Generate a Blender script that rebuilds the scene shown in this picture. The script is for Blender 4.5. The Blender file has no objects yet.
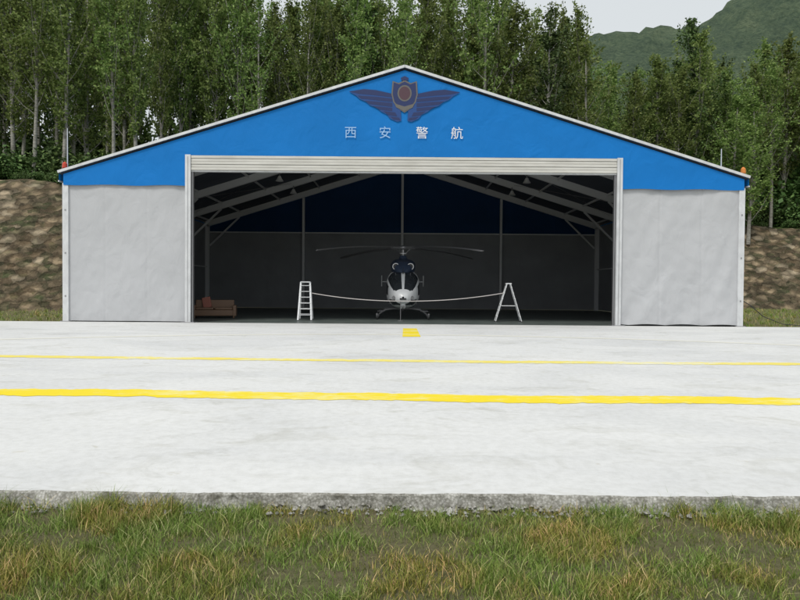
import bpy, math, random
import numpy as np
from mathutils import Vector, Matrix, noise as mn
random.seed(7); rng=np.random.default_rng(7)
scene=bpy.context.scene
scene.view_settings.view_transform='Standard'; scene.view_settings.look='None'; scene.view_settings.exposure=0
COL=scene.collection
R=math.radians
# ------------------------------------------------------------ helpers
class MB:
    def __init__(s): s.v=[]; s.f=[]; s.m=[]
    def add(s,vs,fs,mi=0):
        b=len(s.v); s.v+= [tuple(v) for v in vs]; s.f+=[tuple(b+i for i in f) for f in fs]; s.m+=[mi]*len(fs)
    def box(s,a,b,mi=0):
        x0,y0,z0=a;x1,y1,z1=b
        s.add([(x0,y0,z0),(x1,y0,z0),(x1,y1,z0),(x0,y1,z0),(x0,y0,z1),(x1,y0,z1),(x1,y1,z1),(x0,y1,z1)],
              [(3,2,1,0),(4,5,6,7),(0,1,5,4),(1,2,6,5),(2,3,7,6),(3,0,4,7)],mi)
    def beam(s,p,q,w,h,mi=0,up=(0,0,1)):
        p=Vector(p);q=Vector(q);d=(q-p).normalized();u=Vector(up)
        sd=d.cross(u)
        if sd.length<1e-4: sd=d.cross(Vector((0,1,0)))
        sd.normalize(); u=sd.cross(d).normalized()
        vs=[]
        for c in (p,q):
            for a,b in((-1,-1),(1,-1),(1,1),(-1,1)): vs.append(c+sd*w/2*a+u*h/2*b)
        s.add(vs,[(0,1,2,3),(7,6,5,4),(0,4,5,1),(1,5,6,2),(2,6,7,3),(3,7,4,0)],mi)
    def tube(s,pts,rad,n=8,mi=0,caps=True):
        pts=[Vector(p) for p in pts]
        if not hasattr(rad,'__len__'): rad=[rad]*len(pts)
        vs=[];fs=[]
        for i,p in enumerate(pts):
            d=(pts[min(i+1,len(pts)-1)]-pts[max(i-1,0)]).normalized()
            a=d.cross(Vector((0,0,1)))
            if a.length<1e-3: a=d.cross(Vector((0,1,0)))
            a.normalize(); b=a.cross(d)
            for k in range(n):
                t=2*math.pi*k/n; vs.append(p+(a*math.cos(t)+b*math.sin(t))*rad[i])
        for i in range(len(pts)-1):
            for k in range(n):
                k2=(k+1)%n; fs.append((i*n+k,i*n+k2,(i+1)*n+k2,(i+1)*n+k))
        if caps:
            fs.append(tuple(range(n))[::-1]); fs.append(tuple((len(pts)-1)*n+k for k in range(n)))
        s.add(vs,fs,mi)
    def build(s,name,mats,parent=None,smooth=False,bevel=0):
        me=bpy.data.meshes.new(name); me.from_pydata(s.v,[],s.f)
        for m in mats: me.materials.append(m)
        me.polygons.foreach_set('material_index',s.m)
        if smooth: me.polygons.foreach_set('use_smooth',[True]*len(s.f))
        me.update()
        o=bpy.data.objects.new(name,me); COL.objects.link(o)
        if parent: o.parent=parent
        if bevel:
            b=o.modifiers.new('b','BEVEL'); b.width=bevel; b.segments=2; b.limit_method='ANGLE'
        return o
def empty(name):
    o=bpy.data.objects.new(name,None); COL.objects.link(o); o.empty_display_size=.3; return o
def npmesh(name,V,F,mats,midx=None,smooth=False):
    me=bpy.data.meshes.new(name)
    n=F.shape[1]
    me.vertices.add(len(V)); me.vertices.foreach_set('co',V.astype(np.float32).ravel())
    me.loops.add(F.size); me.loops.foreach_set('vertex_index',F.astype(np.int32).ravel())
    me.polygons.add(len(F)); me.polygons.foreach_set('loop_start',np.arange(0,F.size,n,dtype=np.int32))
    for m in mats: me.materials.append(m)
    if midx is not None: me.polygons.foreach_set('material_index',midx.astype(np.int32))
    if smooth: me.polygons.foreach_set('use_smooth',np.ones(len(F),dtype=bool))
    me.update(calc_edges=True); me.validate()
    return me
def linkmesh(name,me,parent=None):
    o=bpy.data.objects.new(name,me); COL.objects.link(o)
    if parent: o.parent=parent
    return o
def mat(name,col,rough=.7,metal=0,spec=.5):
    m=bpy.data.materials.new(name); m.use_nodes=True
    b=m.node_tree.nodes['Principled BSDF']
    b.inputs['Base Color'].default_value=(*col,1); b.inputs['Roughness'].default_value=rough
    b.inputs['Metallic'].default_value=metal; b.inputs['Specular IOR Level'].default_value=spec
    return m
class NT:
    def __init__(s,m): s.m=m; s.t=m.node_tree; s.b=s.t.nodes['Principled BSDF']
    def n(s,ty,**k):
        x=s.t.nodes.new(ty)
        for a,b in k.items(): setattr(x,a,b)
        return x
    def l(s,a,b): s.t.links.new(a,b)
    def pos(s,scale=(1,1,1)):
        g=s.n('ShaderNodeNewGeometry'); mp=s.n('ShaderNodeMapping'); mp.inputs['Scale'].default_value=scale
        s.l(g.outputs['Position'],mp.inputs['Vector']); return mp.outputs[0]
    def noise(s,vec,scale,detail=4,rough=.5,dist=0):
        x=s.n('ShaderNodeTexNoise'); x.inputs['Scale'].default_value=scale; x.inputs['Detail'].default_value=detail
        x.inputs['Roughness'].default_value=rough; x.inputs['Distortion'].default_value=dist
        s.l(vec,x.inputs['Vector']); return x.outputs['Fac']
    def ramp(s,fac,stops,const=False):
        x=s.n('ShaderNodeValToRGB'); cr=x.color_ramp
        if const: cr.interpolation='CONSTANT'
        while len(cr.elements)<len(stops): cr.elements.new(.5)
        for e,(p,c) in zip(cr.elements,stops):
            e.position=p; e.color=(*c,1) if len(c)==3 else c
        s.l(fac,x.inputs[0]); return x.outputs[0]
    def mix(s,fac,a,b,mode='MIX'):
        x=s.n('ShaderNodeMix',data_type='RGBA',blend_type=mode)
        for sock,v in ((x.inputs[0],fac),(x.inputs[6],a),(x.inputs[7],b)):
            if isinstance(v,(int,float)): sock.default_value=v
            elif isinstance(v,tuple): sock.default_value=(*v,1)
            else: s.l(v,sock)
        return x.outputs[2]
    def bump(s,h,strength=.3,dist=.02):
        x=s.n('ShaderNodeBump'); x.inputs['Strength'].default_value=strength; x.inputs['Distance'].default_value=dist
        s.l(h,x.inputs['Height']); s.l(x.outputs[0],s.b.inputs['Normal'])
    def col(s,c): s.l(c,s.b.inputs['Base Color'])
# ------------------------------------------------------------ materials
def fabric(name,c,var=.12,transl=0.0):
    m=mat(name,c,.7,spec=.2); t=NT(m)
    n1=t.noise(t.pos((.6,.6,.8)),.8,5,.55)
    dk=tuple(x*(1-var) for x in c); lt=tuple(min(1,x*(1+var)) for x in c)
    c2=t.ramp(n1,[(.3,dk),(.7,lt)])
    t.col(c2)
    t.bump(t.noise(t.pos((1.0,1.0,.8)),1.3,3,.5,.6),.6,.10)
    if transl:
        tr=t.n('ShaderNodeBsdfTranslucent'); t.l(c2,tr.inputs[0])
        ms=t.n('ShaderNodeMixShader'); ms.inputs[0].default_value=transl
        t.l(t.b.outputs[0],ms.inputs[1]); t.l(tr.outputs[0],ms.inputs[2])
        t.l(ms.outputs[0],t.t.nodes['Material Output'].inputs[0])
    return m
M_blue=fabric('blue_pvc',(.006,.165,.50),.05)
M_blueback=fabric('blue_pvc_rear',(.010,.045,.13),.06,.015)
M_grey=fabric('grey_pvc',(.455,.463,.478),.04)
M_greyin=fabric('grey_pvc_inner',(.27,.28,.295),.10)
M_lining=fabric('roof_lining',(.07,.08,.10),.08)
M_alu=mat('aluminium_profile',(.62,.63,.64),.42,.25)
t=NT(M_alu); t.col(t.ramp(t.noise(t.pos((2,2,1)),2,5,.6),[(.3,(.55,.56,.57)),(.7,(.71,.72,.73))]))
M_beam=mat('rafter_aluminium',(.66,.67,.68),.5,.05)
M_cream=mat('shutter_cream',(.58,.57,.53),.5); t=NT(M_cream)
t.col(t.ramp(t.noise(t.pos((.4,1,3)),2.2,5,.65),[(.35,(.50,.49,.45)),(.65,(.61,.60,.56))]))
M_dark=mat('dark_rubber',(.02,.02,.022),.6)
M_steel=mat('steel',(.35,.35,.36),.35,.7)
# concrete
M_conc=mat('concrete',(.6,.6,.58),.85,spec=.2); t=NT(M_conc)
P=t.pos()
a=t.ramp(t.noise(t.pos((.5,.9,.35)),.45,5,.6,.6),[(.3,(.575,.58,.58)),(.52,(.65,.652,.645)),(.75,(.70,.70,.69))])
b=t.ramp(t.noise(P,9,4,.7),[(.3,(.88,.88,.87)),(.6,(1,1,1))])
c=t.mix(1.0,a,b,'MULTIPLY')
st=t.ramp(t.noise(t.pos((.8,1.3,1)),1.1,5,.65,1.2),[(.52,(1,1,1)),(.72,(.84,.835,.80))])
c=t.mix(1.0,c,st,'MULTIPLY')
st=t.ramp(t.noise(t.pos((.5,.8,1)),.7,6,.75,2.2),[(.58,(1,1,1)),(.65,(.90,.90,.89)),(.70,(1,1,1))])
c=t.mix(1.0,c,st,'MULTIPLY')
st=t.ramp(t.noise(P,3.3,3,.5,.3),[(.68,(1,1,1)),(.76,(.86,.84,.78))])   # muddy footprints
c=t.mix(1.0,c,st,'MULTIPLY')
t.col(c); t.bump(t.noise(P,40,3,.7),.25,.01)
M_edge=mat('rough_concrete_edge',(.3,.3,.28),.95,spec=.1); t=NT(M_edge)
vv=t.n('ShaderNodeTexVoronoi'); vv.inputs['Scale'].default_value=48; t.l(t.pos(),vv.inputs['Vector'])
t.col(t.mix(1.0,t.ramp(t.noise(t.pos(),7,5,.8),[(.35,(.22,.21,.18)),(.52,(.45,.44,.41)),(.7,(.7,.69,.66))]),t.ramp(vv.outputs['Distance'],[(.2,(1,1,1)),(.7,(.6,.6,.57))]),'MULTIPLY'))
t.bump(t.noise(t.pos(),45,4,.8),.7,.02)
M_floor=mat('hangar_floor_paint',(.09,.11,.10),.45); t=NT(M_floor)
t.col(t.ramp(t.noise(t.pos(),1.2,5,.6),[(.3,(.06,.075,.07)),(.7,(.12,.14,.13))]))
def yellow(name,wear,col=(.80,.63,.02)):
    m=mat(name,col,.7,spec=.3); t=NT(m)
    n=t.noise(t.pos((.7,2,1)),5,6,.75,.5)
    n2=t.noise(t.pos((.25,1,1)),1.1,4,.6)
    ad=t.n('ShaderNodeMath',operation='ADD'); t.l(n,ad.inputs[0]); t.l(n2,ad.inputs[1])
    t.col(t.ramp(ad.outputs[0],[(wear,(.68,.67,.60)),(wear+.10,(.78,.72,.30)),(wear+.30,col)]))
    return m
M_yel=yellow('yellow_line_paint',.70)
M_yel2=yellow('yellow_line_thin_paint',.84,(.76,.64,.14))
M_yel3=yellow('faded_yellow_paint',1.08,(.70,.65,.42))
# vegetation
def leafmat(name,stops,tr=.3):
    m=mat(name,(.07,.1,.03),.6,spec=.2); t=NT(m)
    g=t.n('ShaderNodeNewGeometry'); oi=t.n('ShaderNodeObjectInfo')
    c=t.ramp(g.outputs['Random Per Island'],stops)
    hs=t.n('ShaderNodeHueSaturation'); t.l(c,hs.inputs['Color'])
    mr=t.n('ShaderNodeMapRange'); mr.inputs[3].default_value=.7; mr.inputs[4].default_value=1.35
    t.l(oi.outputs['Random'],mr.inputs[0]); t.l(mr.outputs[0],hs.inputs['Value'])
    mr2=t.n('ShaderNodeMapRange'); mr2.inputs[3].default_value=.478; mr2.inputs[4].default_value=.512
    t.l(oi.outputs['Random'],mr2.inputs[0]); t.l(mr2.outputs[0],hs.inputs['Hue'])
    t.col(hs.outputs[0])
    if tr:
        trn=t.n('ShaderNodeBsdfTranslucent'); t.l(hs.outputs[0],trn.inputs[0])
        ms=t.n('ShaderNodeMixShader'); ms.inputs[0].default_value=tr
        t.l(t.b.outputs[0],ms.inputs[1]); t.l(trn.outputs[0],ms.inputs[2]); t.l(ms.outputs[0],t.t.nodes['Material Output'].inputs[0])
    return m,hs
M_leaf,_=leafmat('poplar_leaves',[(0,(.085,.14,.03)),(.5,(.17,.25,.065)),(1,(.31,.39,.13))],.40)
M_leafd,_=leafmat('dark_leaves',[(0,(.035,.07,.018)),(.6,(.075,.135,.038)),(1,(.14,.21,.065))],0)
M_bark=mat('bark',(.22,.2,.17),.9); t=NT(M_bark)
t.col(t.ramp(t.noise(t.pos((1,1,3)),3,5,.6),[(.3,(.13,.12,.10)),(.6,(.34,.33,.29))]))
M_blade,hs=leafmat('grass_blades',[(0,(.085,.125,.025)),(.5,(.16,.225,.05)),(.76,(.24,.29,.085)),(.85,(.36,.33,.16)),(1,(.48,.44,.26))],0)
t=NT(M_blade)
pn=t.ramp(t.noise(t.pos(),1.5,5,.65,.6),[(.36,(1.35,.98,.85)),(.45,(1.1,.95,.8)),(.56,(.85,.97,.8)),(.7,(1.2,1.25,.95))])
for ln in list(hs.outputs[0].links): t.t.links.remove(ln)
mx=t.mix(1.0,hs.outputs[0],pn,'MULTIPLY'); t.l(mx,t.b.inputs['Base Color'])
M_ground=mat('grass_ground',(.06,.08,.03),.95,spec=.1); t=NT(M_ground)
t.col(t.mix(.5,t.ramp(t.noise(t.pos(),2.2,6,.7),[(.35,(.20,.165,.105)),(.55,(.13,.13,.06)),(.75,(.12,.16,.05))]),
   t.ramp(t.noise(t.pos(),22,5,.8),[(.3,(.06,.055,.03)),(.7,(.25,.23,.13))])))
t.bump(t.noise(t.pos(),25,5,.8),.8,.05)
M_camo=mat('camouflage_net_slope',(.2,.17,.12),.95,spec=.1); t=NT(M_camo)
P=t.pos()
def camo_layer(scale,seed,stops,d=.6):
    nv=t.n('ShaderNodeTexNoise'); nv.inputs['Scale'].default_value=1.6; nv.inputs['Detail'].default_value=3; t.l(P,nv.inputs['Vector'])
    va=t.n('ShaderNodeVectorMath',operation='MULTIPLY_ADD'); t.l(nv.outputs['Color'],va.inputs[0]); va.inputs[1].default_value=(d,d,d); t.l(P,va.inputs[2])
    mp=t.n('ShaderNodeMapping'); mp.inputs['Scale'].default_value=(.75,.5,1.5); mp.inputs['Location'].default_value=(seed,seed,seed); t.l(va.outputs[0],mp.inputs['Vector'])
    vo=t.n('ShaderNodeTexVoronoi'); vo.inputs['Scale'].default_value=scale; t.l(mp.outputs[0],vo.inputs['Vector'])
    sp=t.n('ShaderNodeSeparateColor'); t.l(vo.outputs['Color'],sp.inputs[0])
    return t.ramp(sp.outputs[0],stops,True),vo.outputs['Distance']
c1,d1=camo_layer(1.35,0,[(0,(.27,.205,.13)),(.25,(.06,.046,.028)),(.45,(.40,.33,.235)),(.60,(.045,.055,.024)),(.80,(.15,.105,.062))])
c2,d2=camo_layer(2.6,13,[(0,(.33,.26,.17)),(.3,(.05,.04,.025)),(.55,(.20,.15,.095)),(.78,(.06,.075,.028))],.4)
cc=t.mix(.38,c1,c2)
cc=t.mix(1.0,cc,t.ramp(d1,[(.2,(1.1,1.1,1.1)),(.60,(.4,.4,.4))]),'MULTIPLY')  # cell rims darkened: shadow under the net scallops painted into the colour
cc=t.mix(.15,cc,t.ramp(t.noise(P,9,5,.8),[(.35,(.03,.03,.02)),(.65,(.36,.31,.22))]))
t.col(cc); t.bump(d1,1.0,.3)
M_forest=mat('woodland_floor',(.03,.04,.018),.95,spec=.1); t=NT(M_forest)
t.col(t.ramp(t.noise(t.pos(),1.2,6,.8),[(.35,(.03,.045,.014)),(.65,(.08,.12,.035))]))
M_hill=mat('wooded_hill',(.06,.1,.05),.95,spec=.05); t=NT(M_hill)  # bluish-green tint: distance haze is mixed into the hill's own colour
t.col(t.mix(.5,t.ramp(t.noise(t.pos((1,1,1)),.05,9,.8),[(.40,(.08,.125,.09)),(.52,(.13,.19,.12)),(.62,(.22,.28,.17))]),
   t.ramp(t.noise(t.pos(),.35,5,.85),[(.38,(.06,.095,.075)),(.62,(.22,.28,.17))])))
t.bump(t.noise(t.pos(),.2,6,.75),1.0,8)
# ------------------------------------------------------------ layout constants
F=622.0; Y0=27.65; HW=15.0; EZ=6.62; PZ=11.28; DEP=20.0; Y1=Y0+DEP
def rz(x): return EZ+(PZ-EZ)*(1-abs(x)/HW)
# ------------------------------------------------------------ terrain
def sm(a,b,x):
    t=min(1,max(0,(x-a)/(b-a))); return t*t*(3-2*t)
def foot(x): return 41+ (11.5)*sm(-21.5,-17,x)+6*sm(8,24,x)
def bw(x): return 7.5-.5*sm(0,20,x)
def topz(x): return 9.9-1.5*sm(-15,25,x)
GZ=-.10
def hgt(x,y,fine=False):
    f=foot(x); w=bw(x)
    t=(y-f)/w
    T=topz(x)
    if t<=0: return GZ
    n=mn.noise(Vector((x*.25,y*.25,3)))*.5+mn.noise(Vector((x*.9,y*.9,7)))*.18
    if t<1:
        z=GZ+T*(t**.92)+n*min(1,t*4)*.9
        if fine:
            d=mn.voronoi(Vector((x*1.1,y*1.5,0)))[0][0]
            z+=(.35-d)*.75*min(1,t*5)*min(1,(1-t)*6)
        return z
    return GZ+T+(y-f-w)*.10+n
S=2500
mb=MB(); mb.add([(-S,-S,GZ-.01),(S,-S,GZ-.01),(S,S,GZ-.01),(-S,S,GZ-.01)],[(0,1,2,3)])
mb.build('ground',[M_ground])
def grid(xs,ys,f):
    V=np.array([(x,y,f(x,y)) for y in ys for x in xs]); nx=len(xs);ny=len(ys)
    ii,jj=np.meshgrid(np.arange(nx-1),np.arange(ny-1)); a=(jj*nx+ii).ravel()
    return V,np.stack([a,a+1,a+1+nx,a+nx],1)
V,Fq=grid(np.arange(-110,111,.36),np.concatenate([np.arange(40.6,67,.3),np.arange(67.5,260,6)]),lambda x,y:hgt(x,y,True)-(.1 if y<=foot(x) else 0))
C=V[Fq].mean(1); mi=np.array([0 if c[1]<foot(c[0])+bw(c[0])+.5 else 1 for c in C])
linkmesh('embankment',npmesh('embankment',V,Fq,[M_camo,M_forest],mi,True))
rx=[-600,-200,0,80,129,160,195,233,260,320,500,1000]; rzv=[60,70,110,152,170,177,186,206,224,250,290,320]
def hz(x,y):
    r=float(np.interp(x,rx,rzv))-2
    k=sm(250,430,y)*(1-sm(470,700,y)*.5)
    return r*k+mn.fractal(Vector((x*.012,y*.012,1)),1,2,5)*9*k+mn.noise(Vector((x*.09,y*.09,5)))*5*k+mn.noise(Vector((x*.3,y*.3,5)))*4*k+14*(1-k)
V,Fq=grid(np.arange(-400,801,5.),np.arange(255,640,5.),hz)
linkmesh('wooded_hill',npmesh('wooded_hill',V,Fq,[M_hill]))
# ------------------------------------------------------------ apron
YE=4.81
mb=MB()
xs=np.arange(-34,34.01,.04)
def fn(x,s,k): return mn.noise(Vector((x*s,k,0)))
vs=[];fs=[]
for x in xs:
    e=fn(x,.8,1)*.04+fn(x,5,2)*.03+fn(x,18,3)*.015
    out=.03+.07*max(0,fn(x,1.3,9)+.2)
    vs+=[(x,YE+.25,0),(x,YE+e,0),(x,YE+e-.012-.012*abs(fn(x,20,5)),-.015+fn(x,11,5)*.01),
         (x,YE+e-out*.55+fn(x,16,6)*.02,-.05+fn(x,14,7)*.015),(x,YE+e-out+fn(x,12,8)*.03,-.095+fn(x,15,8)*.015),(x,YE+e-out-.07,-.16)]
n=6
ml=[]
for i in range(len(xs)-1):
    for k in range(n-1):
        fs.append((i*n+k,i*n+k+1,(i+1)*n+k+1,(i+1)*n+k)); ml.append(0 if k<1 else 1)
mb.add(vs,fs); mb.m=ml
mb.add([(-34,YE+.25,0),(34,YE+.25,0),(34,Y0-.12,0),(-34,Y0-.12,0)],[(0,1,2,3)],0)
mb.add([(-34,Y0-.12,0),(34,Y0-.12,0),(34,Y0-.12,-.2),(-34,Y0-.12,-.2)],[(3,2,1,0)],0)
mb.add([(-34,Y0-.12,0),(-34,YE+.25,0),(-34,YE+.25,-.2),(-34,Y0-.12,-.2)],[(3,2,1,0)],0)
mb.add([(34,Y0-.12,0),(34,YE+.25,0),(34,YE+.25,-.2),(34,Y0-.12,-.2)],[(0,1,2,3)],0)
mb.build('concrete_apron',[M_conc,M_edge])
mb=MB()
for i in range(900):
    x=random.uniform(-6,6); y=YE-random.uniform(.0,.22); s=random.uniform(.006,.022)*(1.8 if random.random()<.1 else 1)
    z=-.085 if y>YE-.08 else -.095
    vs=[]
    for k in range(6):
        a=k*math.pi/3; r_=s*random.uniform(.7,1.2); vs.append((x+r_*math.cos(a),y+r_*math.sin(a),z+random.uniform(0,s*.5)))
    vs+=[(x,y,z+s*1.1),(x,y,z-s*.6)]
    mb.add(vs,[(k,(k+1)%6,6) for k in range(6)]+[((k+1)%6,k,7) for k in range(6)])
mb.build('rubble',[M_edge])
def line(name,fy,w,x0,x1,m,z=.004,jag=.02):
    xs=np.arange(x0,x1,.06); V=[];
    for x in xs:
        y=fy(x); j1=fn(x,3,11)*jag+fn(x,14,12)*jag*.6; j2=fn(x,3,21)*jag+fn(x,14,22)*jag*.6
        V+=[(x,y-w/2+j1,z),(x,y+w/2+j2,z)]
    V=np.array(V); a=np.arange(len(xs)-1)*2
    linkmesh(name,npmesh(name,V,np.stack([a,a+2,a+3,a+1],1),[m]))
line('yellow_line_marking',lambda x:9.09-.026*x+fn(x,.35,31)*.16,.60,-30,30,M_yel,jag=.09)
line('yellow_line_marking',lambda x:13.63-.018*x+.0012*x*x+fn(x,.3,41)*.1,.44,-30,30,M_yel2,jag=.10)
line('faded_line_marking',lambda x:21.3-.022*x*x,.4,-15,15,M_yel3,jag=.05)
mb=MB(); mb.add([(-.04,20.4,.006),(.56,20.4,.006),(.54,24.6,.006),(0,24.6,.006)],[(0,1,2,3)]); mb.build('yellow_centre_marking',[M_yel])
# ------------------------------------------------------------ hangar
H=empty('hangar_tent')
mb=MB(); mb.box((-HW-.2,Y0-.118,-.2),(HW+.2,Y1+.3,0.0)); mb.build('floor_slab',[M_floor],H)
def sheet(name,fn3,u0,u1,v0,v1,nu,nv,m,amp=.02,seed=0,nrm=(0,-1,0)):
    V=[];N=Vector(nrm)
    for j in range(nv+1):
        for i in range(nu+1):
            u=u0+(u1-u0)*i/nu; v=v0+(v1-v0)*j/nv
            p=Vector(fn3(u,v))
            d=(mn.noise(Vector((u*.8+seed,v*.35,seed)))*1.0+mn.noise(Vector((u*2.6+v*.8,v*.9,seed+5)))*.45+mn.noise(Vector((u*5,v*1.5-u,seed+9)))*.15)*amp
            e=min(1,4*min(i/nu,1-i/nu)+.1)
            V.append(p+N*d*e)
    a=[(j*(nu+1)+i) for j in range(nv) for i in range(nu)]; a=np.array(a)
    return linkmesh(name,npmesh(name,np.array(V),np.stack([a,a+1,a+nu+2,a+nu+1],1),[m],None,True),H)
DX=9.5
BL=6.05
HB=7.37
def wr(u,z,sd):
    a=mn.noise(Vector((u*.55+z*.35+sd,z*.25,sd)))*.075
    b=mn.noise(Vector((u*1.6-z*.7,z*.5,sd+3)))*.04
    c=-.014*math.exp(-((u-11.35)/.05)**2)-.014*math.exp(-((u-13.2)/.05)**2)
    d=mn.noise(Vector((u*3+z*1.5,z*1.8-u,sd+6)))*.014*(1.6-z/6)
    e=min(1,(u-DX-.1)*2.5,(HW-.18-u)*2.5)
    return (a+b+d)*max(0,e)+c
for sgn,nm in((-1,'front_wall_left'),(1,'front_wall_right')):
    def f(u,v,s=sgn):
        sag=0
        if s>0: sag=.10*max(0,math.sin((u-10)*1.9))*(1-v)**5
        return (s*u,Y0-.06-min(.075,wr(u,v*6,s*4)*(1.3 if s>0 else .8))-sag,.04+(.05*abs(math.sin((u-10)*1.9))*(1-v)**5 if s>0 else 0)+v*(BL+.02))
    sheet(nm,f,DX+.12,HW-.2,0,1,130,110,M_grey,.0,1)
def gable(name,y,z0f,m,parent,amp,seed):
    xsx=np.linspace(-HW+.0,HW,241); V=[];nvv=24
    for x in xsx:
        zt=rz(x)-.12; zb=z0f(x)
        for k in range(nvv+1):
            z=zb+(zt-zb)*k/nvv
            d=(mn.noise(Vector((x*.5+seed,z*.5,seed)))+mn.noise(Vector((x*1.7,z*1.2,seed+4)))*.4)*amp
            V.append((x,y-d,z))
    n=nvv+1; a=np.array([i*n+k for i in range(len(xsx)-1) for k in range(nvv)])
    return linkmesh(name,npmesh(name,np.array(V),np.stack([a,a+n,a+n+1,a+1],1),[m],None,True),parent)
gable('front_gable',Y0-.165,lambda x: HB if abs(x)<DX+.0 else BL-.02+.02*math.cos(x*2.4),M_blue,H,.02,3)
mb=MB()
OV=.18
for s in(-1,1):
    xe=s*(HW+OV); ze=EZ-(PZ-EZ)/HW*OV
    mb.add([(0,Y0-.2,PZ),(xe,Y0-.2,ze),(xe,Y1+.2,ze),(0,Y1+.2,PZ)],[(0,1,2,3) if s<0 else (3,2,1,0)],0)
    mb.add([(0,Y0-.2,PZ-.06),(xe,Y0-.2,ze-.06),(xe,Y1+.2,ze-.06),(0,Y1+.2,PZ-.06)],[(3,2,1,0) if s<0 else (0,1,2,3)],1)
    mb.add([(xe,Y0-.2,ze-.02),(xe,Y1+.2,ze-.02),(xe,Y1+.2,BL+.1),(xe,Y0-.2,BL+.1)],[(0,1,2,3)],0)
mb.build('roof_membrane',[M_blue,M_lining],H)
mb=MB()
for s in(-1,1):
    xe=s*(HW+OV+.02); ze=EZ-(PZ-EZ)/HW*(OV+.02)
    mb.beam((0,Y0-.24,PZ+.03),(xe,Y0-.24,ze+.03),.07,.11,0)
    mb.beam((0,Y1+.24,PZ+.03),(xe,Y1+.24,ze+.03),.07,.11,0)
    for k in range(1,4): mb.beam((0,Y0+5*k,PZ+.03),(xe,Y0+5*k,ze+.03),.12,.05,0)
mb.build('gable_edge_profile',[M_alu],H)
mb=MB()
sl=(PZ-EZ)/HW
for k in range(5):
    y=Y0+5*k+(.16 if k==0 else (-.2 if k==4 else 0))
    for s in(-1,1):
        mb.beam((s*(HW-.17),y,0),(s*(HW-.17),y,EZ-.30),.16,.30,0,(1,0,0))
        mb.beam((0,y,PZ-.30),(s*(HW-.1),y,EZ-.30+sl*.1),.16,.42,0)
        if k>0:
            mb.beam((s*(HW-.35),y,EZ-1.9),(s*(HW-2.6),y,rz(HW-2.6)-.52),.10,.12,0)
for s in(-1,1):
    for fx in(.02,.22,.42,.62,.82,.97):
        x=s*HW*fx if fx>.05 else s*.15
        mb.beam((x,Y0+.3,rz(x)-.17),(x,Y1-.35,rz(x)-.17),.07,.12,0)
    mb.beam((s*(HW-.17),Y0+.3,3.1),(s*(HW-.17),Y1-.35,3.1),.06,.08,0)
for x in(-7.5,0,7.5):
    mb.box((x-.09,Y1-.36,0),(x+.09,Y1-.16,rz(x)-.55))
mb.box((-HW+.3,Y1-.155,5.72),(HW-.3,Y1-.06,5.80))
mb.build('aluminium_frames',[M_beam],H)
mb=MB()
for s in(-1,1):
    for a_,b_ in(((.1,Y0+5),(.5,Y0+10)),((.5,Y0+5),(.1,Y0+10)),((.5,Y0+10),(.95,Y0+15)),((.95,Y0+10),(.5,Y0+15))):
        x1=s*HW*a_[0];x2=s*HW*b_[0]
        mb.tube([(x1,a_[1],rz(x1)-.25),(x2,b_[1],rz(x2)-.25)],.012,5)
mb.build('bracing_cables',[M_steel],H)
for s,nm in((-1,'side_wall_left'),(1,'side_wall_right')):
    sheet(nm,lambda u,v,s=s:(s*(HW+.02),u,v),Y0-.02,Y1,.03,EZ-.25,80,20,M_grey,.03,9+s,(s,0,0))
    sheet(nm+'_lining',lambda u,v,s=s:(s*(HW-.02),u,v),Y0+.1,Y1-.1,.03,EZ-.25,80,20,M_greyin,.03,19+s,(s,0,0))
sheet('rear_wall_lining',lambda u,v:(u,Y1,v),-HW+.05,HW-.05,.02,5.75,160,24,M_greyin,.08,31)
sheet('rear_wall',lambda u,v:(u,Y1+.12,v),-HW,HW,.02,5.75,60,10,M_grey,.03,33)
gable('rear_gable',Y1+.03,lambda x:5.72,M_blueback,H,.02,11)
mb=MB()
for s in(-1,1):
    mb.box((min(s*(HW-.20),s*(HW+.06)),Y0-.14,0),(max(s*(HW-.20),s*(HW+.06)),Y0+.0,BL+.06))
    mb.box((min(s*(DX-.12),s*(DX+.12)),Y0-.22,0),(max(s*(DX-.12),s*(DX+.12)),Y0+.12,HB+.02))
    mb.box((min(s*(HW-.3),s*(HW+.14)),Y0-.20,0.002),(max(s*(HW-.3),s*(HW+.14)),Y0+.25,.03),1)
    mb.box((min(s*(DX-.3),s*(DX+.3)),Y0-.29,0.002),(max(s*(DX-.3),s*(DX+.3)),Y0+.22,.03),1)
    mb.box((min(s*(DX-.16),s*(DX-.20)),Y0-.1,0),(max(s*(DX-.16),s*(DX-.20)),Y0+.05,HB-.5),1)
    mb.box((s*DX-.012,Y0-.228,.05),(s*DX+.012,Y0-.222,HB-.05),1)
    for z in(1.1,3.0,4.9): mb.box((s*(HW-.07)-.03,Y0-.155,z),(s*(HW-.07)+.03,Y0-.142,z+.07),1)
mb.build('front_posts',[M_alu,M_steel],H,bevel=.008)
mb=MB()
z=HB
for k in range(5):
    mb.box((-DX+.125,Y0-.18+(.02 if k%2 else 0),z-.126),(DX-.125,Y0+.1,z-.008),0); z-=.13
mb.box((-DX+.125,Y0-.13,z-.06),(DX-.125,Y0+.06,z-.004),1)
mb.build('roller_door_header',[M_cream,M_alu],H,bevel=.01)
mb=MB()
for s in(-1,1):
    mb.beam((s*(HW+.19),Y0-.2,BL+.14),(s*(HW+.19),Y1+.2,BL+.14),.05,.06)
mb.build('eave_trim',[M_alu],H)
mb=MB()
for s in(-1,1):
    mb.tube([(s*(DX+.15),Y0+.05,.06),(s*(HW-.2),Y0+.05,.06)],.028,8)
mb.build('panel_base_tube',[M_steel],H)
mb=MB()
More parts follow.
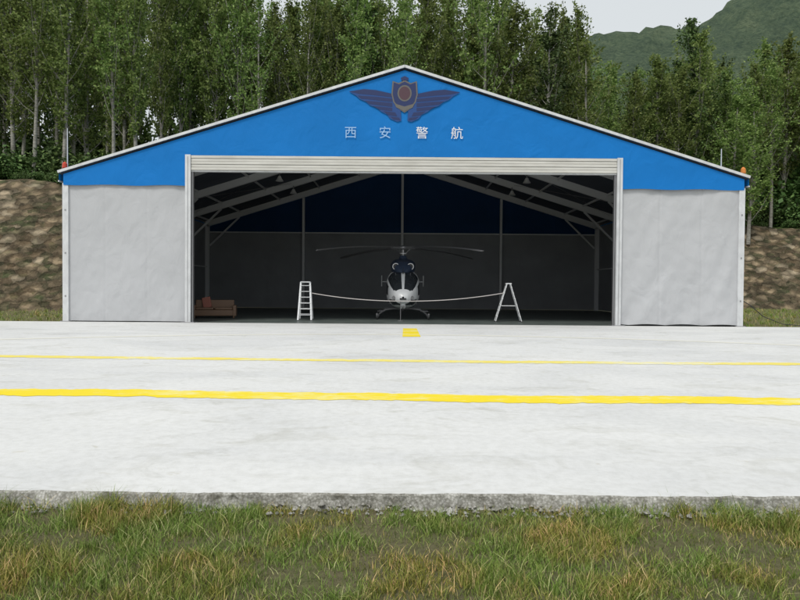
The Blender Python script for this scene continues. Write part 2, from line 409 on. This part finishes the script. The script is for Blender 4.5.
for x in(-7.4,7.4,-3,3):
    for y in(Y0+9.7,Y0+14.6):
        z=rz(x)-.62
        mb.tube([(x,y,z+.1),(x,y,z-.15)],.05,8,1)
        mb.tube([(x,y,z-.13),(x,y,z-.3),(x,y,z-.42)],[.08,.16,.24],14,0)
mb.build('high_bay_lamps',[mat('lamp_shell',(.75,.75,.73),.4),M_steel],H,smooth=False)
# emblem
yE=Y0-.205
M_navy=mat('emblem_navy',(.010,.024,.105),.5); M_gold=mat('emblem_gold',(.125,.12,.11),.5); M_red=mat('emblem_red',(.075,.035,.05),.5)
M_navy2=mat('emblem_dark_blue',(.008,.055,.22),.5)
S1=Y0/F
def PX(x,y): return ((x-403)*S1, 1.6+(288-y)*S1)
mb=MB()
def poly(pts,mi,dy=0):
    vs=[( (x-403)*S1, yE-dy, 1.6+(288-y)*S1) for x,y in pts]; mb.add(vs,[tuple(range(len(vs)))],mi)
for s in(-1,1):
    def q(x,y): return (403+s*x,y)
    poly([q(*p) for p in [(5,95),(10,97),(28,93),(40,92),(55,94.5),(48,98.5),(44,102),(38,104.5),(34,108),(27,110.5),(23,114),(17,117),(14,121),(7,124),(3,123)]],3)
    for f_ in ([(11,96.8),(28,93.3),(40,92.3),(54.5,94.6),(45,96.8),(30,98),(12,100)],[(12,101.2),(30,99.4),(46,98.6),(43,101.4),(28,103),(12,104.5)],
               [(12,105.6),(28,104.2),(39,103.6),(34,106.8),(24,108),(12,109.4)],[(12,110.4),(24,109.2),(31,108.8),(25,112),(12,113.6)],[(9,114.8),(21,113.5),(16,117.4),(7,118.8)],[(5,120),(14,118.8),(11,121.6),(4,122.6)]):
        poly([q(*p) for p in f_],0,.005)
sh=[(-12,84),(-6,86),(0,83),(6,86),(12,84),(13,97),(11,105),(6,111),(0,115),(-6,111),(-11,105),(-13,97)]
poly([(403+x,y) for x,y in sh],1,.008)
poly([(403+x*.9,98+(y-98)*.9) for x,y in sh],0,.012)
poly([(403+7*math.cos(a),96+8*math.sin(a)) for a in np.linspace(0,2*math.pi,20,endpoint=False)],1,.016)
poly([(403+5.6*math.cos(a),96+6.6*math.sin(a)) for a in np.linspace(0,2*math.pi,20,endpoint=False)],2,.020)
poly([(393,106),(403,109),(413,106),(411,110),(403,113.5),(395,110)],1,.016)
poly([(399,81),(403,79),(407,81),(406,83.5),(400,83.5)],0,.008)
mb.build('wing_emblem',[M_navy,M_gold,M_red,M_navy2],H)
M_wh=mat('lettering_white',(.74,.78,.82),.6); M_whf=mat('lettering_faded',(.30,.50,.76),.7)
for ch,px,m in(('\u897f',350,M_whf),('\u5b89',384,M_whf),('\u8b66',420.5,M_wh),('\u822a',455,M_wh)):
    cu=bpy.data.curves.new('letter','FONT'); cu.body=ch; cu.size=.56; cu.align_x='CENTER'; cu.align_y='CENTER'
    o=bpy.data.objects.new('gable_letter',cu); COL.objects.link(o); o.parent=H
    X,Z=PX(px,135.5); o.location=(X,yE-.01,Z); o.rotation_euler=(R(90),0,0); cu.materials.append(m)
M_redl=mat('red_lamp_glass',(.5,.05,.02),.2); M_or=mat('orange_plastic',(.6,.2,.03),.4)
for s in(-1,1):
    w=empty('warning_lamp'); X=s*(HW+.02)
    mb=MB(); z=EZ+.05
    mb.box((X-.1,Y0-.1,z-.05),(X+.1,Y0+.1,z),0); mb.tube([(X,Y0,z),(X,Y0,z+.10)],.05,10,0)
    mb.tube([(X,Y0,z+.10),(X,Y0,z+.14),(X,Y0,z+.32),(X,Y0,z+.40)],[.09,.11,.10,.03],12,1)
    mb.build('lamp_body',[M_steel,M_redl if s<0 else M_or],w)
    w=empty('lightning_rod'); X=-HW-.22 if s<0 else HW-.65
    mb=MB(); yy=Y0+.6
    zb=EZ-.1 if s<0 else rz(X)
    mb.tube([(X,yy,zb),(X,yy,8.7 if s<0 else 8.0)],[.03,.02],6,0)
    mb.box((X-.08,yy-.08,zb-.02),(X+.08,yy+.08,zb+.04),0)
    mb.build('rod',[M_alu],w)
# ------------------------------------------------------------ helicopter
HC=empty('helicopter')
M_hw=mat('helicopter_white_paint',(.78,.79,.80),.25); M_hb=mat('helicopter_navy_paint',(.035,.05,.085),.3)
M_gl=mat('helicopter_glass',(.03,.035,.04),.05,spec=.9); M_bk=mat('helicopter_black',(.02,.02,.022),.45)
M_bl=mat('rotor_blade_grey',(.14,.14,.145),.5)
HX=.02; HY=30.7
st=[(0,.05,1.08,1.18),(.1,.26,.92,1.34),(.3,.46,.78,1.55),(.7,.68,.65,1.92),(1.2,.82,.56,2.28),(1.7,.88,.52,2.52),(2.3,.9,.5,2.62),(3.6,.9,.5,2.64),(4.5,.82,.56,2.6),(5.4,.58,.92,2.5),(6.4,.36,1.4,2.36),(7.6,.26,1.6,2.26),(12,.14,1.9,2.2)]
st=np.array(st)
ys=np.concatenate([np.linspace(0,.3,8)[:-1],np.arange(.3,4.6,.05),np.linspace(4.6,12,40)])
ni=96; V=[];mi=[]
def cr(col,y): 
    return float(np.interp(y,st[:,0],st[:,col]))
def smooth(col,y): return sum(cr(col,y+d) for d in(-.12,-.06,0,.06,.12))/5 if y>.15 else cr(col,y)
for y in ys:
    w=smooth(1,y);zb=smooth(2,y);zt=smooth(3,y);zc=(zb+zt)/2;hh=(zt-zb)/2
    for k in range(ni):
        a=2*math.pi*k/ni; c=math.cos(a);s_=math.sin(a); e=.8
        V.append((HX+w*math.copysign(abs(c)**e,c),HY+y,zc+hh*math.copysign(abs(s_)**e,s_)))
V=np.array(V); Fq=[];mi=[]
for i in range(len(ys)-1):
    for k in range(ni):
        k2=(k+1)%ni; q=(i*ni+k,i*ni+k2,(i+1)*ni+k2,(i+1)*ni+k); Fq.append(q)
        c=V[list(q)].mean(0); x=abs(c[0]-HX); y=c[1]-HY; z=c[2]; m=0
        w=smooth(1,y)
        if z>2.42 or y>5.2: m=1
        if .32<y<1.75 and z>1.42+.12*x and z<2.46 and x>.05 and x<w*.90: m=2
        if .25<y<.95 and z<1.02 and z>.74 and x>.12: m=2
        if 1.0<y<1.95 and 1.25<z<2.25 and x>=w*.955: m=2
        if 2.1<y<3.5 and 1.45<z<2.2 and x>w*.85: m=2
        if .55<z<.98 and y>1.2 and m==0: m=1
        mi.append(m)
linkmesh('fuselage',npmesh('fuselage',V,np.array(Fq),[M_hw,M_hb,M_gl],np.array(mi),True),HC)
def loft(name,stn,ex,mats,segs=32):
    V=[];stn=np.array(stn); yy=np.linspace(stn[0,0],stn[-1,0],40)
    for y in yy:
        w,zb,zt=[float(np.interp(y,stn[:,0],stn[:,k])) for k in(1,2,3)]
        for k in range(segs):
            a=2*math.pi*k/segs;c=math.cos(a);s_=math.sin(a)
            V.append((HX+w*math.copysign(abs(c)**ex,c),HY+y,(zb+zt)/2+(zt-zb)/2*math.copysign(abs(s_)**ex,s_)))
    a=[]; 
    for i in range(len(yy)-1):
        for k in range(segs): a.append((i*segs+k,i*segs+(k+1)%segs,(i+1)*segs+(k+1)%segs,(i+1)*segs+k))
    linkmesh(name,npmesh(name,np.array(V),np.array(a),mats,None,True),HC)
loft('engine_cowling',[(1.3,.05,2.38,2.42),(1.5,.36,2.35,2.72),(1.9,.55,2.35,2.98),(2.5,.66,2.3,3.15),(4.3,.66,2.3,3.12),(5.2,.5,2.3,2.9),(6.0,.15,2.3,2.5)],.75,[M_hb])
mb=MB()
for s in(-1,1):
    mb.tube([(HX+s*.38,HY+1.72,2.72),(HX+s*.38,HY+2.1,2.76)],[.15,.17],16,1)
    mb.tube([(HX+s*.38,HY+1.70,2.72),(HX+s*.38,HY+1.725,2.72)],[.175,.18],16,0)
    mb.tube([(HX+s*.38,HY+1.69,2.72),(HX+s*.38,HY+1.70,2.72)],[.14,.14],16,1)
    mb.tube([(HX+s*.42,HY+4.6,2.75),(HX+s*.55,HY+5.4,2.9)],.14,12,3)
mb.tube([(HX,HY+2.9,3.05),(HX,HY+2.9,3.35)],[.3,.16],14,2); mb.tube([(HX,HY+2.9,3.3),(HX,HY+2.9,3.86)],.075,10,3)
mb.tube([(HX,HY+2.9,3.66),(HX,HY+2.9,3.74),(HX,HY+2.9,3.82),(HX,HY+2.9,3.9)],[.16,.26,.24,.08],14,3)
mb.tube([(HX,HY+2.9,3.42),(HX,HY+2.9,3.48)],[.24,.24],14,3)
for k in range(4):
    a=R(42+90*k); d=Vector((math.cos(a),math.sin(a),0)); n_=Vector((-d.y,d.x,0))
    o_=Vector((HX,HY+2.9,3.76))
    mb.tube([o_+d*.15,o_+d*.9],[.085,.06],8,3)
    mb.tube([Vector((HX,HY+2.9,3.46))+d*.2,o_+d*.45+n_*.12-Vector((0,0,.04))],.022,6,3)
    vs=[];NB=14
    for i in range(NB+1):
        t_=i/NB; L=.8+4.8*t_; z=-.38*t_**2
        c=o_+d*L+Vector((0,0,z)); ch=.16 if i<NB else .1
        vs+=[c-n_*ch+Vector((0,0,-.03)),c+Vector((0,0,.035)),c+n_*ch+Vector((0,0,.028)),c+Vector((0,0,-.032))]
    fs=[]
    for i in range(NB):
        for q in range(4): fs.append((i*4+q,i*4+(q+1)%4,(i+1)*4+(q+1)%4,(i+1)*4+q))
    fs+=[(0,1,2,3),(NB*4+3,NB*4+2,NB*4+1,NB*4)]
    mb.add(vs,fs,4)
mb.build('rotor_and_engine',[M_hw,M_bk,M_hb,M_steel,M_bl],HC,smooth=False)
mb=MB()
for s in(-1,1):
    mb.tube([(HX+s*1.3,HY+.45,.30),(HX+s*1.3,HY+.6,.14),(HX+s*1.3,HY+.85,.06),(HX+s*1.3,HY+4.3,.06)],.05,10)
    mb.tube([(HX+s*1.3,HY+1.0,.12),(HX+s*1.3,HY+3.8,.12)],.025,8)
for y in(1.5,3.7):
    pts=[(HX+1.3,HY+y,.07),(HX+1.22,HY+y,.26),(HX+.9,HY+y,.47),(HX+.5,HY+y,.53),(HX,HY+y,.54),(HX-.5,HY+y,.53),(HX-.9,HY+y,.47),(HX-1.22,HY+y,.26),(HX-1.3,HY+y,.07)]
    mb.tube(pts,.045,10)
for s in(-1,1):
    mb.tube([(HX+s*.9,HY+1.2,.42),(HX+s*1.28,HY+1.2,.40),(HX+s*1.28,HY+3.0,.40),(HX+s*.9,HY+3.0,.42)],.028,8)
mb.build('landing_skids',[mat('skid_grey',(.14,.14,.145),.4)],HC,smooth=True)
mb=MB()
mb.box((HX-.9,HY+9.6,1.98),(HX+.9,HY+10.1,2.03),0)
for s in(-1,1): mb.box((HX+s*1.35-.02,HY+9.5,1.7),(HX+s*1.35+.02,HY+10.3,2.4),0); mb.box((min(HX+s*.9,HX+s*1.33),HY+9.62,1.981),(max(HX+s*.9,HX+s*1.33),HY+10.08,2.029),0)
mb.add([(HX-.05,HY+11.2,2.1),(HX-.05,HY+12.1,2.1),(HX-.05,HY+12.7,3.5),(HX-.05,HY+12.2,3.5),(HX+.05,HY+11.2,2.1),(HX+.05,HY+12.1,2.1),(HX+.05,HY+12.7,3.5),(HX+.05,HY+12.2,3.5)],[(0,1,2,3),(7,6,5,4),(0,4,5,1),(1,5,6,2),(2,6,7,3),(3,7,4,0)],1)
mb.beam((HX+.2,HY+12.1,1.9),(HX+.2,HY+12.1,3.2),.14,.02,2); mb.tube([(HX,HY+12.1,2.55),(HX+.22,HY+12.1,2.55)],.05,8,2)
mb.build('tail_surfaces',[M_hw,M_hb,M_bl],HC)
mb=MB()
mb.tube([(HX,HY+.45,.72),(HX,HY+.38,.66)],[.13,.13],16,0); mb.tube([(HX,HY+.375,.655),(HX,HY+.37,.65)],[.1,.1],16,1)
mb.beam((HX,HY+.5,.70),(HX,HY+.25,.45),.03,.08,2); mb.beam((HX,HY+1.25,2.35),(HX,HY+.95,2.62),.03,.06,2)
mb.box((HX-.16,HY-.03,1.02),(HX+.16,HY+.10,1.10),2)
for s in(-1,1):
    mb.tube([(HX+s*.3,HY+.3,1.0),(HX+s*.33,HY-.05,.98)],.014,6,3)
    mb.beam((HX+s*.12,HY+.42,1.62),(HX+s*.42,HY+.95,2.05),.02,.02,2)
    mb.tube([(HX+s*.55,HY+.38,.86),(HX+s*.72,HY+.35,.80)],.02,6,2)
    mb.tube([(HX+s*.45,HY+.30,1.12),(HX+s*.47,HY+.24,1.11)],[.10,.09],12,3)
mb.build('nose_fittings',[M_hw,mat('lamp_glass',(.5,.5,.5),.1),M_bk,M_steel],HC)
# ------------------------------------------------------------ ladders, tape
M_lad=mat('ladder_aluminium',(.72,.73,.74),.35,.2)
def ladder(name,cx,cy,ang,h=1.85,spread=1.3,w=.55):
    e=empty(name); mb=MB(); hs_=spread/2
    top=.08
    for sd,nr in((-1,6),(1,6)):
        for s in(-1,1):
            wb=w/2*(1.15); 
            mb.beam((s*wb,sd*hs_,.02),(s*w/2*.8,sd*top,h),.035,.075,0,(1,0,0))
            mb.box((s*wb-.04,sd*hs_-.05,0),(s*wb+.04,sd*hs_+.05,.04),1)
        for i in range(1,nr+1):
            t_=i/(nr+.6); ww=w/2*(1.15-.35*t_); y=sd*(hs_+(top-hs_)*t_); z=h*t_
            mb.box((-ww,y-.04,z-.014),(ww,y+.04,z+.014),0)
    mb.box((-w/2*.85,-.14,h-.02),(w/2*.85,.14,h+.03),0)
    for s in(-1,1): mb.tube([(s*w/2*.97,-hs_*.55,h*.42),(s*w/2*.97,hs_*.55,h*.42)],.012,6,0)
    mb.build('ladder_frame',[M_lad,M_dark],e)
    e.location=(cx,cy,0); e.rotation_euler=(0,0,R(ang)); return e
ladder('step_ladder',-4.72,30.2,5); ladder('step_ladder',5.12,30.2,86,1.85,1.25)
mb=MB()
def cat(p,q,sag,n=24):
    p=Vector(p);q=Vector(q); return [p.lerp(q,i/n)-Vector((0,0,sag*4*(i/n)*(1-i/n))) for i in range(n+1)]
for p,q,sg in(((-4.5,30.1,1.34),(-.1,30.05,.97),.1),((-.1,30.05,.97),(4.9,30.1,1.40),.12)):
    pts=cat(p,q,sg)
    for a_,b_ in zip(pts[:-1],pts[1:]): mb.beam(a_,b_,.006,.035,0)
mb.tube([(-.1,30.07,0),(-.1,30.07,1.0)],.018,8,1); mb.tube([(-.1,30.07,0),(-.1,30.07,.03)],.14,14,1)
mb.build('barrier_tape',[mat('tape_white',(.6,.56,.54),.5),mat('post_dark_grey',(.15,.15,.155),.5)])
SO=empty('sofa'); M_lea=mat('brown_leather',(.17,.10,.06),.5); M_cu=mat('red_cushion',(.30,.11,.08),.7)
mb=MB(); mb.box((-.95,-.4,.12),(.95,.42,.42)); mb.box((-.95,.25,.42),(.95,.48,.92)); mb.box((-1.08,-.42,.1),(-.9,.46,.66)); mb.box((.9,-.42,.1),(1.08,.46,.66))
for x in(-.46,.46): mb.box((x-.43,-.38,.425),(x+.43,.22,.54))
for x in(-.95,.95):
    for y in(-.35,.38): mb.box((x-.04,y-.04,0),(x+.04,y+.04,.12))
mb.build('frame_and_seat',[M_lea],SO,bevel=.04)
mb=MB(); mb.beam((-.35,.14,.52),(-.45,.26,1.05),.42,.1,0,(0,1,0)); mb.build('cushion',[M_cu],SO,bevel=.03)
SO.location=(-9.55,31.6,0); SO.rotation_euler=(0,0,R(12))
mb=MB()
pts=[(HW+.05,Y0-.1,1.15),(HW+.5,Y0+.1,.95),(HW+1.2,Y0+.3,.45),(HW+2.0,Y0+.2,.12),(HW+3.2,Y0-.3,.03),(HW+5,Y0-.6,.02)]
mb.tube(pts,.018,6); mb.build('power_cable',[M_dark])
# ------------------------------------------------------------ trees
def poplar(seed,Ht,dens=1.0,t0=.2):
    r=np.random.default_rng(seed); mb=MB()
    bend=r.normal(0,.35,2)
    def tr(t): return np.array([bend[0]*math.sin(t*3)*t, bend[1]*math.sin(t*2.6+1)*t, Ht*t])
    mb.tube([tr(i/10) for i in range(11)],[ (.16*(1-i/10)**.8+.015)*Ht/18 for i in range(11)],6,0)
    L=[]
    nl=int(50*dens)
    for i in range(nl):
        t=t0+(.98-t0)*(i+r.random())/nl
        if r.random()<.14: continue
        az=i*2.399+r.normal(0,.6); 
        env=(math.sin(math.pi*min(1,(t-t0+.06)/(1.04-t0))**.72)**.65)*.95+.10
        ln=Ht*.155*env*r.uniform(.45,1.5)
        el=R(r.uniform(36,68))+t*.3
        p0=tr(t); d=np.array([math.cos(az)*math.cos(el),math.sin(az)*math.cos(el),math.sin(el)])
        p1=p0+d*ln*.55; p2=p1+(d+np.array([0,0,.4]))*ln*.5
        rb=.04*(1-t)+.016
        mb.tube([p0,p1,p2],[rb,rb*.6,.01],4,0,False)
        ns=max(2,int(5*env+2))
        for j in range(ns):
            u=.25+.8*(j+r.random())/ns
            q=p0+(p1-p0)*u/.55 if u<.55 else p1+(p2-p1)*(u-.55)/.45
            dd=d*.5+r.normal(0,.55,3)+np.array([0,0,.4]); dd/=np.linalg.norm(dd)
            tl=ln*.34*r.uniform(.6,1.3)
            if r.random()<.3: mb.tube([q,q+dd*tl],[.012,.006],3,0,False)
            k=int(27*dens*r.uniform(.4,1.4))
            ts=r.random(k)[:,None]
            L.append(q+dd*tl*ts+r.normal(0,.11+.05*env,(k,3)))
    k=40; L.append(tr(1)+r.normal(0,.10,(k,3))*np.array([1,1,4.5])-[0,0,.4])
    L=np.concatenate(L); n=len(L)
    s=r.uniform(.08,.16,n)[:,None]
    a=r.normal(0,1,(n,3)); a/=np.linalg.norm(a,axis=1)[:,None]; b=r.normal(0,1,(n,3)); b-=a*(a*b).sum(1)[:,None]; b/=np.linalg.norm(b,axis=1)[:,None]
    LV=np.stack([L-a*s,L-b*s*.6,L+a*s,L+b*s*.6],1).reshape(-1,3)
    V=np.concatenate([np.array([tuple(v) for v in mb.v]),LV]); 
    bq=[f for f in mb.f if len(f)==4]
    Fa=np.concatenate([np.array(bq),np.arange(n*4).reshape(-1,4)+len(mb.v)])
    mi=np.concatenate([np.zeros(len(bq)),np.ones(n)])
    return V,Fa,mi
protos=[];protosd=[]
for i in range(7):
    V,Fa,mi=poplar(100+i,18,[1.1,.85,1.15,.75,1.0,1.1,.65][i],[.10,.25,.08,.30,.16,.2,.12][i])
    protos.append(npmesh('poplar_tree',V,Fa,[M_bark,M_leaf],mi))
    if i in(0,2,4): protosd.append(npmesh('poplar_tree_dark',V,Fa,[M_bark,M_leafd],mi))
sky_x=[-200,250,275,290,330,500,530,548,572,600,640,675,690,705,720,760,800,1100]
sky_y=[-60,-45,4,-10,-25,-22,0,14,2,44,50,46,18,44,50,42,38,20]
def place(px,Y,proto,nm,par=None,extra=0,wide=1):
    X=(px-403)*Y/F-.13
    zt=1.6+(288-(np.interp(px,sky_x,sky_y)+extra))*Y/F
    zb=hgt(X,Y)-.1
    Hh=max(5,zt-zb); s=Hh/18
    o=linkmesh(nm,proto,par); o.location=(X,Y,zb)
    w=s*wide*random.uniform(.85,1.2) if s<1.2 else wide*random.uniform(1.0,1.25)
    o.scale=(w,w,s); o.rotation_euler=(random.uniform(-.02,.02),random.uniform(-.03,.03),random.uniform(0,6.28))
px=-95
while px<900:
    Y=(51+random.uniform(0,5)) if px<150 else 62+random.uniform(0,4) if px<420 else 68+random.uniform(-1,5)
    Y=max(Y,foot((px-403)*Y/F)+bw(0)+1)
    place(px,Y,random.choice(protos),'poplar_tree',extra=random.uniform(-6,34))
    px+=random.uniform(17,34)
W1=empty('distant_woodland')
for Yr,step,ex in((66,25,10),(76,22,16),(92,19,26)):
    px=-220
    while px<1040:
        place(px+random.uniform(-5,5),Yr+random.uniform(-3,5),random.choice(protosd if random.random()<(.15 if Yr<70 else .45) else protos),'woodland_tree',W1,extra=ex+random.uniform(-14,34),wide=1.2)
        px+=random.uniform(.6,1.4)*step
def shrub(seed):
    r=np.random.default_rng(seed); L=[]
    mb=MB()
    for i in range(22):
        az=r.uniform(0,6.28); el=r.uniform(.5,1.4); l=r.uniform(.8,2.2)
        d=np.array([math.cos(az)*math.cos(el),math.sin(az)*math.cos(el),math.sin(el)])
        mb.tube([(0,0,0),d*l*.5,d*l],[.03,.02,.008],4,0,False)
        for j in range(5):
            q=d*l*r.uniform(.35,1); L.append(q+r.normal(0,.22,(40,3)))
    L=np.concatenate(L); n=len(L); s=r.uniform(.06,.12,n)[:,None]
    a=r.normal(0,1,(n,3)); a/=np.linalg.norm(a,axis=1)[:,None]; b=np.cross(a,r.normal(0,1,(n,3))); b/=np.linalg.norm(b,axis=1)[:,None]
    LV=np.stack([L-a*s,L-b*s*.6,L+a*s,L+b*s*.6],1).reshape(-1,3)
    V=np.concatenate([np.array([tuple(v) for v in mb.v]),LV]); Fa=np.concatenate([np.array(mb.f),np.arange(n*4).reshape(-1,4)+len(mb.v)])
    return npmesh('shrub',V,Fa,[M_bark,M_leafd],np.concatenate([np.zeros(len(mb.f)),np.ones(n)]))
shr=[shrub(5),shrub(6),shrub(8)]
SB=empty('shrub_belt')
x=-75
while x<80:
    for r_ in range(3):
        xx=x+random.uniform(-1,1); y=foot(xx)+bw(xx)+.9+r_*3+random.uniform(-.8,.8)
        if r_==2: y=78+random.uniform(-8,10)
        o=linkmesh('shrub',random.choice(shr),SB); o.location=(xx,y,hgt(xx,y)-.1); s=random.uniform(.35,.9) if r_==0 else random.uniform(.8,1.6)
        if r_==2: s=random.uniform(2.2,4.2)
        if xx>10 and r_<2: s*=1.2
        o.scale=(s*1.2,s*1.2,s); o.rotation_euler=(0,0,random.uniform(0,6))
    x+=1.7
# ------------------------------------------------------------ grass
def grass(name,n,x0,x1,y0,y1,hmin,hmax,wd,seed,tall=None,mask=None):
    r=np.random.default_rng(seed)
    x=r.uniform(x0,x1,n); y=r.uniform(y0,y1,n)
    cxl=r.uniform(x0,x1,n//60+2); cyl=r.uniform(y0,y1,n//60+2); idx=r.integers(0,len(cxl),n); f=r.random(n)<.45
    x=np.where(f,cxl[idx]+r.normal(0,.04,n),x); y=np.where(f,cyl[idx]+r.normal(0,.04,n),y)
    k=y<y1
    if mask is not None: k&=mask(x,y)
    x=x[k];y=y[k]; f=f[k]; n=len(x)
    h=r.uniform(hmin,hmax,n)*(1+.35*f)*r.choice([.6,1,1.25],n)
    if tall is not None:
        tt=tall(x,y); h*=tt[0]; k=r.random(n)<tt[1]; x=x[k];y=y[k];h=h[k];n=len(x)
    az=r.uniform(0,6.28,n); lean=np.abs(r.normal(.5,.4,n))*h; lx=np.cos(az)*lean; ly=np.sin(az)*lean
    fa=r.uniform(0,6.28,n); w=wd*r.uniform(.6,1.3,n); wx=np.cos(fa)*w/2; wy=np.sin(fa)*w/2
    z=np.full(n,GZ-.02)
    V=np.stack([np.stack([x-wx,y-wy,z],1),np.stack([x+wx,y+wy,z],1),
      np.stack([x+wx*.8+lx*.35,y+wy*.8+ly*.35,z+h*.55],1),np.stack([x-wx*.8+lx*.35,y-wy*.8+ly*.35,z+h*.55],1),
      np.stack([x+lx+wx*.12,y+ly+wy*.12,z+h*.95],1),np.stack([x+lx-wx*.12,y+ly-wy*.12,z+h*.95],1)],1).reshape(-1,3)
    b=np.arange(n)*6
    Fq=np.concatenate([np.stack([b,b+1,b+2,b+3],1),np.stack([b+3,b+2,b+4,b+5],1)])
    return linkmesh(name,npmesh(name,V,Fq,[M_blade]))
def vnoise(x,y,s,k):
    rr=np.random.default_rng(k); T=rr.random((64,64)); X=(x*s)%64; Y=(y*s)%64
    i=np.floor(X).astype(int); j=np.floor(Y).astype(int); u=X-i; v=Y-j; u=u*u*(3-2*u); v=v*v*(3-2*v)
    i1=(i+1)%64; j1=(j+1)%64; i%=64; j%=64
    return (T[i,j]*(1-u)+T[i1,j]*u)*(1-v)+(T[i,j1]*(1-u)+T[i1,j1]*u)*v
def tall(x,y):
    p=vnoise(x,y,2.2,1)*.6+vnoise(x,y,6,2)*.4
    t=.38+.80*p
    t*=1+.9*np.clip((x-1.4)/1.2,0,1)*np.clip((y-4.1)/.4,0,1)*vnoise(x,y,3,4)*1.6
    t*=1+.7*np.clip((-x-1.6)/1.0,0,1)*np.clip((y-4.2)/.4,0,1)
    t*=1-.3*np.clip(1-np.abs(x)/1.5,0,1)*np.clip((y-4.3)/.3,0,1)
    d=np.clip((p-.26)*2.8,.22,1)
    return t,d
grass('lawn_grass',350000,-6.3,6.3,2.2,4.78,.035,.085,.0048,1,tall)
def side(x,y): 
    return ((np.abs(x)>15.5)&(y<np.where(x<0,41.5,58)))
grass('verge_grass',50000,-34,34,27.7,58,.08,.22,.02,2,None,side)
# ------------------------------------------------------------ light
wd=bpy.data.worlds.new('World'); scene.world=wd; wd.use_nodes=True; nt=wd.node_tree
bg=nt.nodes['Background']; sk=nt.nodes.new('ShaderNodeTexSky'); sk.sky_type='NISHITA'; sk.sun_disc=False
sd=Vector((-.35,-.62,1.05)).normalized()
sk.sun_elevation=math.asin(sd.z); sk.sun_rotation=math.atan2(sd.x,sd.y); sk.dust_density=3; sk.air_density=1
hs=nt.nodes.new('ShaderNodeHueSaturation'); hs.inputs['Saturation'].default_value=.3
nt.links.new(sk.outputs[0],hs.inputs['Color'])
mx=nt.nodes.new('ShaderNodeMix'); mx.data_type='RGBA'; mx.inputs[0].default_value=.7
nt.links.new(hs.outputs[0],mx.inputs[6]); mx.inputs[7].default_value=(8.9,9.4,9.6,1)
nt.links.new(mx.outputs[2],bg.inputs[0]); bg.inputs[1].default_value=.1
ld=bpy.data.lights.new('sun','SUN'); ld.energy=2.1; ld.angle=R(14); ld.color=(1,.965,.91)
lo=bpy.data.objects.new('sun',ld); COL.objects.link(lo); lo.rotation_euler=(-sd).to_track_quat('-Z','Y').to_euler(); lo.location=(0,0,50)
# ------------------------------------------------------------ camera
cd=bpy.data.cameras.new('camera'); cd.sensor_width=36; cd.lens=F/800*36; cd.clip_end=6000; cd.clip_start=.05
co=bpy.data.objects.new('camera',cd); COL.objects.link(co)
pitch=math.atan(12/F)
co.matrix_world=Matrix.Translation((-.13,0,1.6))@Matrix.Rotation(math.pi/2-pitch,4,'X')@Matrix.Rotation(R(.45),4,'Z')
scene.camera=co
